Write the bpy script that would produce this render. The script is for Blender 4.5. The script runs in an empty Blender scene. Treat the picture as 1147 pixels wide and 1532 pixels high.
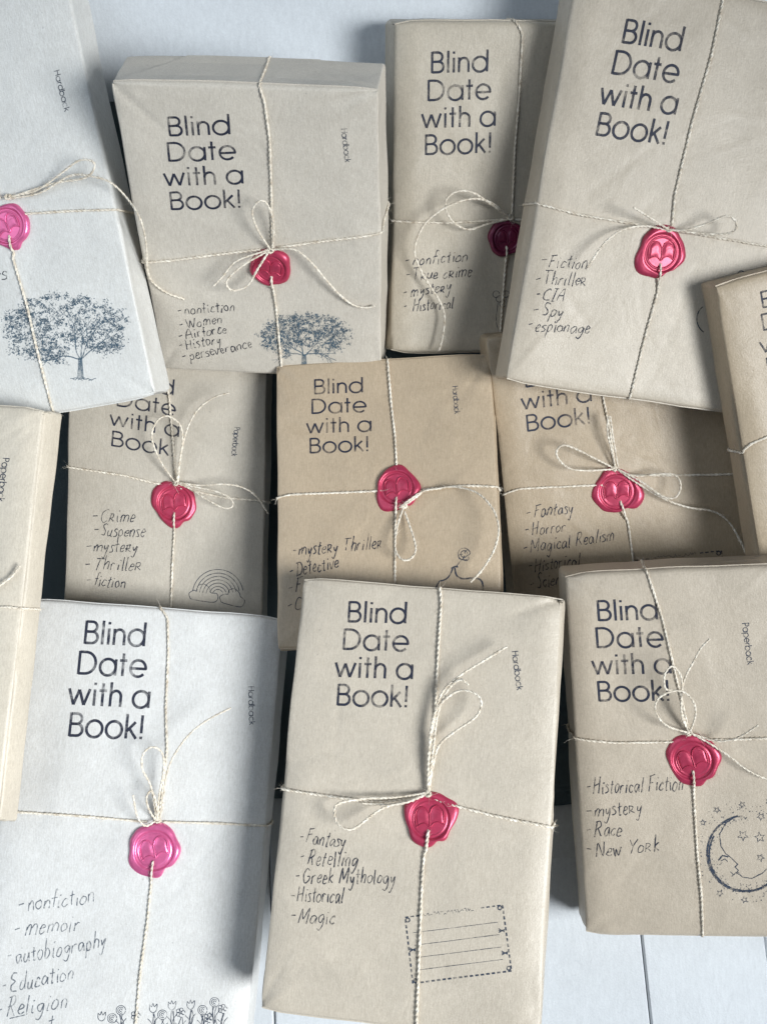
import bpy, math, random
from mathutils import Vector, Matrix, noise
from mathutils.bvhtree import BVHTree

# ------------------------------------------------------------------ camera, world, lamps, exposure
C = bpy.context.scene.collection
F, CX, CY, CAMZ = 1600.0, 573.5, 766.0, 0.8325          # focal length in photo pixels, centre, camera height
scn = bpy.context.scene
cam = bpy.data.objects.new('camera', bpy.data.cameras.new('camera'))
C.objects.link(cam)
cam.location = (0, 0, CAMZ)
cam.data.sensor_fit = 'HORIZONTAL'
cam.data.sensor_width = 36
cam.data.lens = 36 * F / 1147.0
cam.data.clip_start = 0.01
cam.data.clip_end = 50
scn.camera = cam

w = bpy.data.worlds.new('World')
scn.world = w
w.use_nodes = True
bg = w.node_tree.nodes['Background']
bg.inputs[0].default_value = (0.42, 0.66, 1.0, 1)
bg.inputs[1].default_value = 0.07

def aim(o, target):
    o.rotation_euler = (Vector(target) - o.location).to_track_quat('-Z', 'Y').to_euler()

kl = bpy.data.lights.new('window_lamp', 'SPOT')          # the soft key: low on the right, falling off towards the right
kl.energy = 375; kl.shadow_soft_size = 0.50; kl.spot_size = math.radians(45); kl.spot_blend = 1.0
kl.color = (0.955, 0.985, 1.0)
ko = bpy.data.objects.new('window_lamp', kl); C.objects.link(ko)
ko.location = (1.34, -0.50, 1.80)
aim(ko, (-0.30, -0.12, 0.05))

fl = bpy.data.lights.new('left_window_lamp', 'AREA')     # broad cool window on the left
fl.shape = 'RECTANGLE'; fl.size = 1.2; fl.size_y = 1.4; fl.energy = 8.5; fl.color = (0.80, 0.90, 1.0)
fo = bpy.data.objects.new('left_window_lamp', fl); C.objects.link(fo)
fo.location = (-1.05, 0.25, 1.30)
aim(fo, (-0.1, 0.0, 0.0))

scn.view_settings.view_transform = 'Standard'
scn.view_settings.look = 'None'
scn.view_settings.gamma = 1
scn.view_settings.exposure = 0.03

# ------------------------------------------------------------------ materials
def new_mat(name):
    m = bpy.data.materials.new(name); m.use_nodes = True
    return m, m.node_tree.nodes, m.node_tree.links, m.node_tree.nodes['Principled BSDF']

def ramp(nodes, links, src, stops):
    r = nodes.new('ShaderNodeValToRGB'); links.new(src, r.inputs[0])
    e = r.color_ramp.elements
    e[0].position, e[0].color = stops[0]; e[1].position, e[1].color = stops[1]
    for p, c in stops[2:]:
        k = e.new(p); k.color = c
    return r

def noise_tex(nodes, links, vec, scale, detail=4, rough=.6, dist=0):
    t = nodes.new('ShaderNodeTexNoise'); t.inputs['Scale'].default_value = scale
    t.inputs['Detail'].default_value = detail; t.inputs['Roughness'].default_value = rough
    t.inputs['Distortion'].default_value = dist
    links.new(vec, t.inputs['Vector']); return t

def mixc(nodes, links, fac, a, b, mode='MIX'):
    m = nodes.new('ShaderNodeMix'); m.data_type = 'RGBA'; m.blend_type = mode
    for sock, v in ((m.inputs[0], fac), (m.inputs[6], a), (m.inputs[7], b)):
        if isinstance(v, (int, float)): sock.default_value = v
        elif isinstance(v, tuple): sock.default_value = v
        else: links.new(v, sock)
    return m.outputs[2]

def paper(name, col, seed):
    m, n, l, b = new_mat(name)
    tc = n.new('ShaderNodeTexCoord'); mp = n.new('ShaderNodeMapping')
    mp.inputs['Location'].default_value = (seed*3.1, seed*1.7, seed)
    l.new(tc.outputs['Object'], mp.inputs['Vector']); v = mp.outputs['Vector']
    lo = tuple(c*.91 for c in col)+(1,); hi = tuple(min(1, c*1.06) for c in col)+(1,)
    cloud = noise_tex(n, l, v, 26, 9, .72)
    base = ramp(n, l, cloud.outputs['Fac'], [(.3, lo), (.7, hi)]).outputs[0]
    grain = noise_tex(n, l, v, 900, 3, .7)
    g = ramp(n, l, grain.outputs['Fac'], [(.25, (.89, .89, .89, 1)), (.75, (1.06, 1.08, 1.08, 1))]).outputs[0]
    base = mixc(n, l, 1.0, base, g, 'MULTIPLY')
    # stretched fibres
    mf = n.new('ShaderNodeMapping'); mf.inputs['Scale'].default_value = (1, .16, 1); mf.inputs['Rotation'].default_value = (0, 0, .5+seed)
    l.new(v, mf.inputs['Vector'])
    fib = noise_tex(n, l, mf.outputs['Vector'], 1500, 2, .6)
    f = ramp(n, l, fib.outputs['Fac'], [(.3, (.90, .89, .87, 1)), (.7, (1.07, 1.07, 1.07, 1))]).outputs[0]
    base = mixc(n, l, 1.0, base, f, 'MULTIPLY')
    # sparse dark and pale flecks
    vo = n.new('ShaderNodeTexVoronoi'); vo.inputs['Scale'].default_value = 130; l.new(v, vo.inputs['Vector'])
    d = ramp(n, l, vo.outputs['Distance'], [(.05, (1, 1, 1, 1)), (.10, (0, 0, 0, 1))])
    pick = ramp(n, l, vo.outputs['Color'], [(.70, (0, 0, 0, 1)), (.80, (1, 1, 1, 1))])
    fac = mixc(n, l, 1.0, d.outputs[0], pick.outputs[0], 'MULTIPLY')
    fm = n.new('ShaderNodeMath'); fm.operation = 'MULTIPLY'; fm.inputs[1].default_value = .38; l.new(fac, fm.inputs[0])
    base = mixc(n, l, fm.outputs[0], base, tuple(c*.42 for c in col)+(1,))
    l.new(base, b.inputs['Base Color'])
    b.inputs['Roughness'].default_value = .42
    b.inputs['Specular IOR Level'].default_value = .5
    cr = noise_tex(n, l, v, 34, 3, .5, 1.2)
    s = n.new('ShaderNodeMath'); s.operation = 'MULTIPLY_ADD'; s.inputs[1].default_value = 3.2
    l.new(cr.outputs['Fac'], s.inputs[0]); l.new(grain.outputs['Fac'], s.inputs[2])
    bu = n.new('ShaderNodeBump'); bu.inputs['Strength'].default_value = .6; bu.inputs['Distance'].default_value = .00030
    l.new(s.outputs[0], bu.inputs['Height']); l.new(bu.outputs[0], b.inputs['Normal'])
    return m

def ink(name, col, lo, scale, hi=1.0):
    m, n, l, b = new_mat(name)
    tc = n.new('ShaderNodeTexCoord')
    t = noise_tex(n, l, tc.outputs['Object'], scale, 5, .7)
    a = ramp(n, l, t.outputs['Fac'], [(.38, (lo, lo, lo, 1)), (.56, (hi, hi, hi, 1))])
    l.new(a.outputs[0], b.inputs['Alpha'])
    b.inputs['Base Color'].default_value = col + (1,)
    b.inputs['Roughness'].default_value = .55
    b.inputs['Specular IOR Level'].default_value = .3
    return m

def twine_mat():
    m, n, l, b = new_mat('jute_twine')
    tc = n.new('ShaderNodeTexCoord')
    t = noise_tex(n, l, tc.outputs['Object'], 260, 4, .65)
    r = ramp(n, l, t.outputs['Fac'], [(.28, (.46, .38, .28, 1)), (.64, (.88, .82, .71, 1))])
    l.new(r.outputs[0], b.inputs['Base Color']); b.inputs['Roughness'].default_value = .8
    t2 = noise_tex(n, l, tc.outputs['Object'], 2600, 2)
    bu = n.new('ShaderNodeBump'); bu.inputs['Strength'].default_value = .7; bu.inputs['Distance'].default_value = .0002
    l.new(t2.outputs['Fac'], bu.inputs['Height']); l.new(bu.outputs[0], b.inputs['Normal'])
    return m

def wax(name, col, rough=.27, metal=.35):
    m, n, l, b = new_mat(name)
    tc = n.new('ShaderNodeTexCoord')
    t = noise_tex(n, l, tc.outputs['Object'], 160, 3)
    r = ramp(n, l, t.outputs['Fac'], [(.3, tuple(c*.82 for c in col)+(1,)), (.7, tuple(min(1, c*1.12) for c in col)+(1,))])
    l.new(r.outputs[0], b.inputs['Base Color'])
    b.inputs['Roughness'].default_value = rough; b.inputs['Metallic'].default_value = metal
    b.inputs['Coat Weight'].default_value = .12; b.inputs['Coat Roughness'].default_value = .25
    t2 = noise_tex(n, l, tc.outputs['Object'], 420, 3)
    bu = n.new('ShaderNodeBump'); bu.inputs['Strength'].default_value = .35; bu.inputs['Distance'].default_value = .0003
    l.new(t2.outputs['Fac'], bu.inputs['Height']); l.new(bu.outputs[0], b.inputs['Normal'])
    return m

def paint(name, col):
    m, n, l, b = new_mat(name)
    tc = n.new('ShaderNodeTexCoord')
    t = noise_tex(n, l, tc.outputs['Object'], 9, 6, .6)
    r = ramp(n, l, t.outputs['Fac'], [(.3, tuple(c*.90 for c in col)+(1,)), (.7, tuple(c*1.03 for c in col)+(1,))])
    t3 = noise_tex(n, l, tc.outputs['Object'], 700, 4, .7)
    g = ramp(n, l, t3.outputs['Fac'], [(.3, (.93, .93, .93, 1)), (.7, (1.03, 1.03, 1.03, 1))]).outputs[0]
    base = mixc(n, l, 1.0, r.outputs[0], g, 'MULTIPLY')
    mb = n.new('ShaderNodeMapping'); mb.inputs['Scale'].default_value = (1, .05, 1); l.new(tc.outputs['Object'], mb.inputs['Vector'])
    br = noise_tex(n, l, mb.outputs['Vector'], 420, 4, .7)
    g2 = ramp(n, l, br.outputs['Fac'], [(.3, (.92, .92, .92, 1)), (.7, (1.04, 1.04, 1.04, 1))]).outputs[0]
    base = mixc(n, l, 1.0, base, g2, 'MULTIPLY')
    vo = n.new('ShaderNodeTexVoronoi'); vo.inputs['Scale'].default_value = 20; l.new(tc.outputs['Object'], vo.inputs['Vector'])
    t4 = noise_tex(n, l, tc.outputs['Object'], 120, 3)
    ad = n.new('ShaderNodeMath'); ad.operation = 'MULTIPLY_ADD'; ad.inputs[1].default_value = .12
    l.new(t4.outputs['Fac'], ad.inputs[0]); l.new(vo.outputs['Distance'], ad.inputs[2])
    d = ramp(n, l, ad.outputs[0], [(.085, (1, 1, 1, 1)), (.10, (0, 0, 0, 1))])
    pick = ramp(n, l, vo.outputs['Color'], [(.5, (0, 0, 0, 1)), (.54, (1, 1, 1, 1))])
    fac = mixc(n, l, 1.0, d.outputs[0], pick.outputs[0], 'MULTIPLY')
    base = mixc(n, l, fac, base, (.30, .29, .27, 1))
    l.new(base, b.inputs['Base Color'])
    b.inputs['Roughness'].default_value = .5
    bu = n.new('ShaderNodeBump'); bu.inputs['Strength'].default_value = .35; bu.inputs['Distance'].default_value = .0005
    l.new(t3.outputs['Fac'], bu.inputs['Height']); l.new(bu.outputs[0], b.inputs['Normal'])
    return m

PALE = (.665, .655, .63)
MT = twine_mat()
INK_T = ink('title_ink', (.022, .026, .045), .30, 70)
INK_S = ink('stamp_ink', (.03, .045, .075), .25, 240, .95)
INK_H = ink('pen_ink', (.03, .034, .05), .25, 300, .92)
INK_B = ink('tree_stamp_ink', (.085, .14, .19), .25, 260, .8)
INK_F = ink('pencil_ink', (.10, .12, .15), .12, 300, .75)
WAX = wax('raspberry_wax', (.47, .045, .10), .37, .35)
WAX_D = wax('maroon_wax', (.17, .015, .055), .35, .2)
WAX_SHEEN = wax('sheen_pink_wax', (.72, .15, .33), .30, .45)  # raspberry wax lightened to pink, the window's sheen put into its colour
GAP_SHADE = paint('gap_shade_dark', (.085, .12, .135))  # dark tint standing in for the shade between the books
PAINT = paint('white_paint', (.68, .715, .745))

# ------------------------------------------------------------------ object helpers
def mesh_obj(name, verts, faces, mat, parent=None, smooth=True):
    me = bpy.data.meshes.new(name)
    me.from_pydata(verts, [], faces)
    me.materials.append(mat)
    if smooth: me.polygons.foreach_set('use_smooth', [True]*len(me.polygons))
    me.update()
    o = bpy.data.objects.new(name, me); C.objects.link(o)
    if parent: o.parent = parent
    return o

def empty(name, mat=None):
    o = bpy.data.objects.new(name, None); C.objects.link(o); o.empty_display_size = .02
    if mat is not None: o.matrix_world = mat
    return o

def catmull(pts, n=8):
    if len(pts) < 3: return [Vector(p) for p in pts]
    P = [Vector(p) for p in pts]; P = [P[0]*2-P[1]] + P + [P[-1]*2-P[-2]]
    out = []
    for i in range(1, len(P)-2):
        a, b, c, d = P[i-1:i+3]
        for k in range(n):
            t = k/n
            out.append(.5*((2*b)+(c-a)*t+(2*a-5*b+4*c-d)*t*t+(3*b-a-3*c+d)*t*t*t))
    out.append(P[-2]); return out

def resample(P, ds):
    out = [P[0].copy()]; need = ds
    for a, b in zip(P, P[1:]):
        L = (b-a).length
        if L < 1e-9: continue
        s = 0
        while L - s >= need:
            s += need; out.append(a.lerp(b, s/L)); need = ds
        need -= L - s
    return out

# ------------------------------------------------------------------ the book: pose, wrapped body, surface look-ups
class Book:
    def __init__(s, key, pose, radius, mat, label, seed, slack=.0015):
        s.slack = slack
        X, Y, Z, yaw, pit, rol, s.W, s.H, s.T = pose
        R = Matrix.Rotation(yaw, 3, 'Z') @ Matrix.Rotation(pit, 3, 'X') @ Matrix.Rotation(rol, 3, 'Y')
        s.M = Matrix.Translation(Vector((X, Y, Z)) - R @ Vector((0, 0, s.T))) @ R.to_4x4()
        s.Mi = s.M.inverted(); s.seed = seed; s.mat = mat
        s.rng = random.Random(seed)
        s.root = empty('wrapped_book', s.M)
        s.root['label'] = label; s.root['category'] = 'wrapped book'; s.root['group'] = 'paper-wrapped books tied with twine'
        s.wrap(radius)
        s.twines = []; s.bows = []; s.layer = 0

    def disp(s, x, y, z):
        W, H, T = s.W, s.H, s.T; sd = s.seed*7.3
        d = .0011*noise.noise(Vector((x*14+sd, y*14, z*14)))+.00055*noise.noise(Vector((x*38+sd, y*38, z*38)))
        ex = max(abs(x)/(W/2), abs(y)/(H/2))
        k = max(0, min(1, (z/T-.45)/.5)); k = k*k*(3-2*k)
        if k > 0:                                                # slack paper rolls off towards the long edges
            u = max(0, (abs(x)-(W/2-.020))/.020); v = max(0, (abs(y)-(H/2-.010))/.010)
            d -= k*(s.slack*min(1, u)**2*(1+.6*noise.noise(Vector((y*16, sd, x*5))))+.35*s.slack*min(1, v)**2)
        if z > T*.9 or z < T*.1:
            for (ax, ay, bx, by, am, wd) in s.creases:
                dx, dy = bx-ax, by-ay; L2 = dx*dx+dy*dy
                t = ((x-ax)*dx+(y-ay)*dy)/L2
                if -.05 < t < 1.05:
                    dist = abs((x-ax)*dy-(y-ay)*dx)/math.sqrt(L2)
                    if dist < wd*4:
                        d += am*math.exp(-dist/wd)*max(0, min(1, (1.05-t)*1.6))*(1 if t > .05 else .6)
        else:
            d -= .0012*math.sin(math.pi*z/T)                       # the wrapping sags in along the page block
            d += .0006*noise.noise(Vector((x*30+sd, y*30, z*90)))
        return d

    def wrap(s, r):
        W, H, T = s.W, s.H, s.T; g = s.rng
        s.creases = []
        for sx in (-1, 1):
            for sy in (-1, 1):
                for k in range(g.choice((2, 3, 4))):
                    L = g.uniform(.015, .055); a = g.uniform(.15, 1.4)
                    x0, y0 = sx*(W/2-.001), sy*(H/2-.001)
                    s.creases.append((x0, y0, x0-sx*L*math.cos(a), y0-sy*L*math.sin(a), g.choice((-1, 1))*g.uniform(.0005, .0012), g.uniform(.0010, .0020)))
        for k in range(22):
            x0, y0 = g.uniform(-.5, .45)*W, g.uniform(-.45, .45)*H; a = g.uniform(0, 6.28); L = g.uniform(.02, .09)
            s.creases.append((x0, y0, x0+L*math.cos(a), y0+L*math.sin(a), g.choice((-1, 1))*g.uniform(.00015, .0005), g.uniform(.0010, .003)))
        def axis(L, step):
            e = [r*math.tan(math.radians(k)) for k in (0, 9, 18, 27, 36, 45)]
            half = [L/2-r+v for v in e]
            n = max(2, int((L-2*r)/step)); mid = [-(L/2-r)+(L-2*r)*i/n for i in range(1, n)]
            return [-v for v in reversed(half)] + mid + half
        xs, ys, zs = axis(W, .0022), axis(H, .0022), axis(T, .004)
        idx = {}; V = []; Fc = []
        def vid(i, j, k):
            key = (i, j, k)
            if key in idx: return idx[key]
            p = Vector((xs[i], ys[j], zs[k])); h = Vector((W/2-r, H/2-r, T/2-r))
            q = Vector([max(-h[a], min(h[a], p[a])) for a in range(3)])
            n = (p-q).normalized(); p = q+n*r; p.z += T/2
            p += n*s.disp(p.x, p.y, p.z)
            idx[key] = len(V); V.append(p); return idx[key]
        nx, ny, nz = len(xs)-1, len(ys)-1, len(zs)-1
        for i in range(nx):
            for j in range(ny):
                Fc.append((vid(i, j, nz), vid(i+1, j, nz), vid(i+1, j+1, nz), vid(i, j+1, nz)))
                Fc.append((vid(i, j+1, 0), vid(i+1, j+1, 0), vid(i+1, j, 0), vid(i, j, 0)))
            for k in range(nz):
                Fc.append((vid(i, 0, k), vid(i+1, 0, k), vid(i+1, 0, k+1), vid(i, 0, k+1)))
                Fc.append((vid(i, ny, k+1), vid(i+1, ny, k+1), vid(i+1, ny, k), vid(i, ny, k)))
        for j in range(ny):
            for k in range(nz):
                Fc.append((vid(0, j+1, k), vid(0, j, k), vid(0, j, k+1), vid(0, j+1, k+1)))
                Fc.append((vid(nx, j, k), vid(nx, j+1, k), vid(nx, j+1, k+1), vid(nx, j, k+1)))
        s.body = mesh_obj('wrapping', V, Fc, s.mat, s.root)
        s.bvh = BVHTree.FromPolygons(V, Fc)
        # folded end flaps: a trapezium of doubled paper on each end, its slanting edges running in from the front corners
        for sy in (-1, 1):
            Vf = []; y = sy*H/2; nseg = 14
            for lay, off in ((0, -.0002), (1, .0007)):
                for zi in range(5):
                    t = zi/4; zz = T-r*.75-(T-r*1.8)*t
                    half = (W/2-r*.6)-t*T*.95
                    for xi in range(nseg+1):
                        xx = -half+2*half*xi/nseg
                        loc, nor, _, _ = s.bvh.find_nearest(Vector((xx, y, zz)))
                        Vf.append(loc+Vector((0, sy, 0))*off)
            Ff = []; rw = nseg+1; n1 = 5*rw
            for zi in range(4):
                for xi in range(nseg):
                    a = n1+zi*rw+xi; q = (a, a+1, a+rw+1, a+rw); Ff.append(q if sy < 0 else q[::-1])
            for xi in range(nseg):                                     # free edges
                a = 4*rw+xi; Ff.append((a, a+1, a+n1+1, a+n1)); a = xi; Ff.append((a, a+1, a+n1+1, a+n1))
            for zi in range(4):
                for a in (zi*rw, zi*rw+nseg): Ff.append((a, a+rw, a+rw+n1, a+n1))
            mesh_obj('end_flap', Vf, Ff, s.mat, s.root, smooth=False)

    # a point of the photograph carried to the plane H metres above the front of this book (local coordinates)
    def P(s, px, py, h=0.0):
        d = Vector(((px-CX)/F, -(py-CY)/F, -1))
        o = s.Mi @ Vector((0, 0, CAMZ)); dl = s.Mi.to_3x3() @ d
        t = (s.T+h-o.z)/dl.z
        return o+dl*t

    def surf(s, x, y):
        x = max(-s.W/2+.0005, min(s.W/2-.0005, x)); y = max(-s.H/2+.0005, min(s.H/2-.0005, y))
        loc, nor, _, _ = s.bvh.ray_cast(Vector((x, y, s.T+.05)), Vector((0, 0, -1)))
        if loc is None: loc = s.bvh.find_nearest(Vector((x, y, s.T)))[0]
        return loc

    # ---- flat print: ribbons laid on the paper
    def ribbons(s, name, strokes, width, mat, parent=None):
        V = []; Fc = []
        lim = (s.W/2-.002, s.H/2-.002)
        for st in strokes:
            wd = width
            if isinstance(st, tuple): st, wd = st
            s.layer = (s.layer+1) % 7
            lift = .00010+.000012*s.layer
            P = [Vector((p[0], p[1])) for p in st]
            P = [p for i, p in enumerate(P) if i == 0 or (p-P[i-1]).length > 1e-6]
            if len(P) < 2: continue
            if any(abs(p.x) > lim[0] or abs(p.y) > lim[1] for p in P): continue
            closed = (P[0]-P[-1]).length < 1e-5
            if closed: P = P[:-1]
            n = len(P); base = len(V)
            for i in range(n):
                if closed: a, b = P[i-1], P[(i+1) % n]
                else: a, b = P[max(0, i-1)], P[min(n-1, i+1)]
                d1 = (P[i]-a); d2 = (b-P[i])
                d1 = d1.normalized() if d1.length > 1e-9 else d2.normalized()
                d2 = d2.normalized() if d2.length > 1e-9 else d1
                t = (d1+d2)
                t = t.normalized() if t.length > 1e-6 else d1
                nn = Vector((-t.y, t.x)); k = 1/max(.6, abs(nn.dot(Vector((-d1.y, d1.x)))))
                hw = wd/2*k
                for sg in (1, -1):
                    q = P[i]+nn*hw*sg; loc = s.surf(q.x, q.y)
                    V.append(Vector((q.x, q.y, loc.z+lift)))
            m = n if closed else n-1
            for i in range(m):
                a = base+2*i; b = base+2*((i+1) % n)
                Fc.append((a+1, b+1, b, a))
        if Fc: return mesh_obj(name, V, Fc, mat, parent or s.body)

    # ---- twine: two twisted plies with stray fibres, along a path
    def path(s, pts):
        """pts: (px,py) on the paper, (px,py,h mm) in the air, or a letter that wraps the run over that edge."""
        out = []
        for i, p in enumerate(pts):
            if isinstance(p, str):
                if i == 0: continue
                out += s.over_edge(out[-2][0] if len(out) > 1 else None, out[-1][0], p)
            elif len(p) == 4:                                      # a point above another book
                o = books[p[0]]; out.append((s.Mi @ (o.M @ o.P(p[1], p[2], p[3]*.001)), False))
            elif len(p) == 2:
                q = s.P(*p); q.x = max(-s.W/2, min(s.W/2, q.x)); q.y = max(-s.H/2, min(s.H/2, q.y))
                out.append((q, True))
            else:
                out.append((s.P(p[0], p[1], p[2]*.001), False))
        if isinstance(pts[0], str):
            out = list(reversed(s.over_edge(out[1][0], out[0][0], pts[0]))) + out
        return out

    def over_edge(s, a, b, side):
        d = (b-a) if a is not None else Vector((0, 0, 0)); W, H, T = s.W, s.H, s.T
        if side in 'LR':
            X = W/2 if side == 'R' else -W/2
            y = b.y+(d.y/d.x*(X-b.x) if abs(d.x) > 1e-6 else 0)
            y = max(b.y-.02, min(b.y+.02, y)); k = -1 if side == 'R' else 1
            L = [Vector((X, y, T)), Vector((X, y, T*.5)), Vector((X, y, 0)), Vector((X+k*.02, y, 0))]
        else:
            Y = H/2 if side == 'T' else -H/2
            x = b.x+(d.x/d.y*(Y-b.y) if abs(d.y) > 1e-6 else 0)
            x = max(b.x-.02, min(b.x+.02, x)); k = -1 if side == 'T' else 1
            L = [Vector((x, Y, T)), Vector((x, Y, T*.5)), Vector((x, Y, 0)), Vector((x, Y+k*.02, 0))]
        return [(q, True) for q in L]

    def line(s, pts, R=.00122):
        pp = s.path(pts); out = []
        seg = []
        run_pts = [q for q, _ in pp]; flags = [f for _, f in pp]
        # smooth only free runs; snapped runs follow the surface
        if all(flags):
            D = resample(run_pts, .0012); S = []
            for q in D:
                loc, nor, _, _ = s.bvh.find_nearest(q)
                S.append(loc+nor*R*.9)
            for _ in range(3):
                S = [S[0]]+[(S[i-1]+S[i]*2+S[i+1])/4 for i in range(1, len(S)-1)]+[S[-1]]
            return resample(S, .0006)
        fine = catmull(run_pts, 10); n = len(fine); m = len(run_pts)-1; S = []
        for i, q in enumerate(fine):
            u = i/(n-1)*m; k = min(m-1, int(u)); t = u-k
            f = (1-t)*(1 if flags[k] else 0)+t*(1 if flags[k+1] else 0)
            if f > 0:
                loc, nor, _, _ = s.bvh.find_nearest(q)
                q = q.lerp(loc+nor*R, f)
            if abs(q.x) < s.W/2 and abs(q.y) < s.H/2 and q.z < s.T+R:
                q = Vector((q.x, q.y, max(q.z, s.surf(q.x, q.y).z+R)))
            S.append(q)
        for _ in range(2):
            S = [S[0]]+[(S[i-1]+S[i]*2+S[i+1])/4 for i in range(1, len(S)-1)]+[S[-1]]
        return resample(S, .0006)

    def cord(s, name, lines, parent=None):
        V = []; Fc = []; g = s.rng
        for L, R in lines:
            if len(L) < 3: continue
            n = len(L); t0 = (L[1]-L[0]).normalized()
            u = t0.orthogonal().normalized(); ph = g.uniform(0, 6.28)
            frames = []
            for i in range(n):
                t = (L[min(n-1, i+1)]-L[max(0, i-1)]).normalized()
                u = (u-t*u.dot(t)); u = u.normalized() if u.length > 1e-6 else t.orthogonal().normalized()
                frames.append((t, u, t.cross(u)))
            off = g.uniform(0, 50)
            wob = [1+.28*noise.noise(Vector((off+i*.09, 1.3, off)))+.12*noise.noise(Vector((off+i*.37, 4.3, off))) for i in range(n)]
            K = 6
            for ply in (0, 1):
                base = len(V)
                for i in range(n):
                    t, u, v = frames[i]; a = ph+ply*math.pi+i*.0006/.0062*2*math.pi+2.2*noise.noise(Vector((i*.02, off, 3)))
                    Rr = R*wob[i]
                    c = L[i]+(u*math.cos(a)+v*math.sin(a))*Rr*.38
                    for k in range(K):
                        b = 2*math.pi*k/K
                        V.append(c+(u*math.cos(b)+v*math.sin(b))*Rr*.64)
                for i in range(n-1):
                    for k in range(K):
                        a0 = base+i*K+k; a1 = base+i*K+(k+1) % K
                        Fc.append((a0, a1, a1+K, a0+K))
                Fc.append(tuple(base+k for k in reversed(range(K)))); Fc.append(tuple(base+(n-1)*K+k for k in range(K)))
            # stray fibres
            i = 2
            while i < n-2:
                t, u, v = frames[i]; a = g.uniform(0, 6.28); o = u*math.cos(a)+v*math.sin(a)
                ln = g.choice((.0015, .0025, .004, .006))*g.uniform(.7, 1.3); side = t.cross(o)*.00006
                p = L[i]+o*R*.8; dirn = (t*g.choice((-1, 1))*g.uniform(.5, 1.2)+o*g.uniform(.2, 1)).normalized()
                bend = Vector((g.uniform(-1, 1), g.uniform(-1, 1), g.uniform(-.6, .6)))*.5
                q = p.copy(); b0 = len(V); V += [q-side, q+side]
                for k in range(3):
                    q = q+dirn*ln/3; dirn = (dirn+bend*.4).normalized()
                    sc = (1, .8, .3)[k]; V += [q-side*sc, q+side*sc]
                    Fc.append((b0+2*k, b0+2*k+1, b0+2*k+3, b0+2*k+2))
                i += g.choice((1, 1, 1, 2, 3))
        return mesh_obj(name, V, Fc, MT, parent or s.root)

    def seal(s, px, py, rpx, mat, down, spin=0.0):
        c = s.P(px, py); wz = (s.M @ c).z; R0 = rpx*(CAMZ-wz)/F*1.0
        g = s.rng; c.z = s.surf(c.x, c.y).z
        rs = R0*.75; ph = [g.uniform(0, 6.28) for _ in range(5)]
        ddir = math.atan2(down.y-c.y, down.x-c.x)
        na = 120; th = .0026
        def Rad(a):
            v = 1+.055*math.sin(2*a+ph[0])+.045*math.sin(3*a+ph[1])+.03*math.sin(5*a+ph[2])+.012*math.sin(9*a+ph[3])
            l = math.cos(a-ph[4]); v += .12*max(0, l)**8+.09*max(0, math.cos(a-ph[4]-2.2))**10
            v -= .13*math.exp(-((math.atan2(math.sin(a-ddir-.3), math.cos(a-ddir-.3)))/.2)**2)
            return max(R0*v, rs*1.10)
        prof = []
        inner = [0, .15, .3, .45, .6, .72, .80, .83, .86, .89, .93, .97]
        for f in inner:
            h = .0017+.00010*math.cos(f*3)
            if .81 < f < .88: h += .00035
            prof.append(('i', f, h))
        for f, h in ((1.0, .0021), (1.03, .0027), (1.06, .0030)): prof.append(('i', f, h))
        for q in (.2, .4, .58, .74, .86, .94, .985, 1.0): prof.append(('o', q, .0030*math.sqrt(max(0, 1-(q)**2.6))))
        V = [Vector((0, 0, .0018))]; Fc = []
        for kind, f, h in prof[1:]:
            for k in range(na):
                a = 2*math.pi*k/na; Ro = Rad(a)
                r = rs*f if kind == 'i' else rs*1.06+(Ro-rs*1.06)*f
                hh = h*(1+.16*math.sin(2*a+ph[3])*(kind == 'o')+.08*math.sin(5*a+ph[1])*(kind == 'o'))
                V.append(Vector((r*math.cos(a), r*math.sin(a), hh)))
        for k in range(na): Fc.append((0, 1+k, 1+(k+1) % na))
        nr = len(prof)-1
        for i in range(nr-1):
            for k in range(na):
                a = 1+i*na+k; b = 1+i*na+(k+1) % na; Fc.append((a, a+na, b+na, b))
        b0 = 1+(nr-1)*na
        for k in range(na): V.append(V[b0+k]-Vector((0, 0, .0012)))
        for k in range(na): Fc.append((b0+k, b0+na+k, b0+na+(k+1) % na, b0+(k+1) % na))
        so = mesh_obj('wax_seal', V, Fc, mat, s.root)
        tilt = Matrix.Rotation(g.uniform(-.06, .06), 4, 'X') @ Matrix.Rotation(g.uniform(-.06, .06), 4, 'Y')
        so.matrix_local = Matrix.Translation(c+Vector((0, 0, -.0002))) @ tilt @ Matrix.Rotation(spin, 4, 'Z')
        # raised open-book emblem
        E = [[(-.68, -.36), (-.72, 0), (-.70, .30), (-.56, .52), (-.34, .58), (-.14, .48), (0, .24), (.14, .50), (.36, .62), (.58, .54), (.72, .30), (.72, .0), (.68, -.32)],
             [(-.68, -.36), (-.42, -.22), (-.18, -.24), (0, -.40), (.18, -.22), (.42, -.18), (.68, -.32)],
             [(0, .24), (.01, -.08), (0, -.40)], [(.28, .38), (.44, .42), (.54, .34)], [(.26, .20), (.42, .26), (.56, .20)]]
        V = []; Fc = []
        for st in E:
            P = resample(catmull([Vector((x*rs*1.02, y*rs*1.02, .00185)) for x, y in st], 8), .0004)
            n = len(P); base = len(V); K = 5
            for i in range(n):
                t = (P[min(n-1, i+1)]-P[max(0, i-1)]).normalized(); nn = Vector((-t.y, t.x, 0))
                for k in range(K):
                    a = math.pi*k/(K-1); V.append(P[i]+nn*math.cos(a)*.00042+Vector((0, 0, math.sin(a)*.00090-.00015)))
            for i in range(n-1):
                for k in range(K-1):
                    a = base+i*K+k; Fc.append((a, a+K, a+K+1, a+1))
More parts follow.
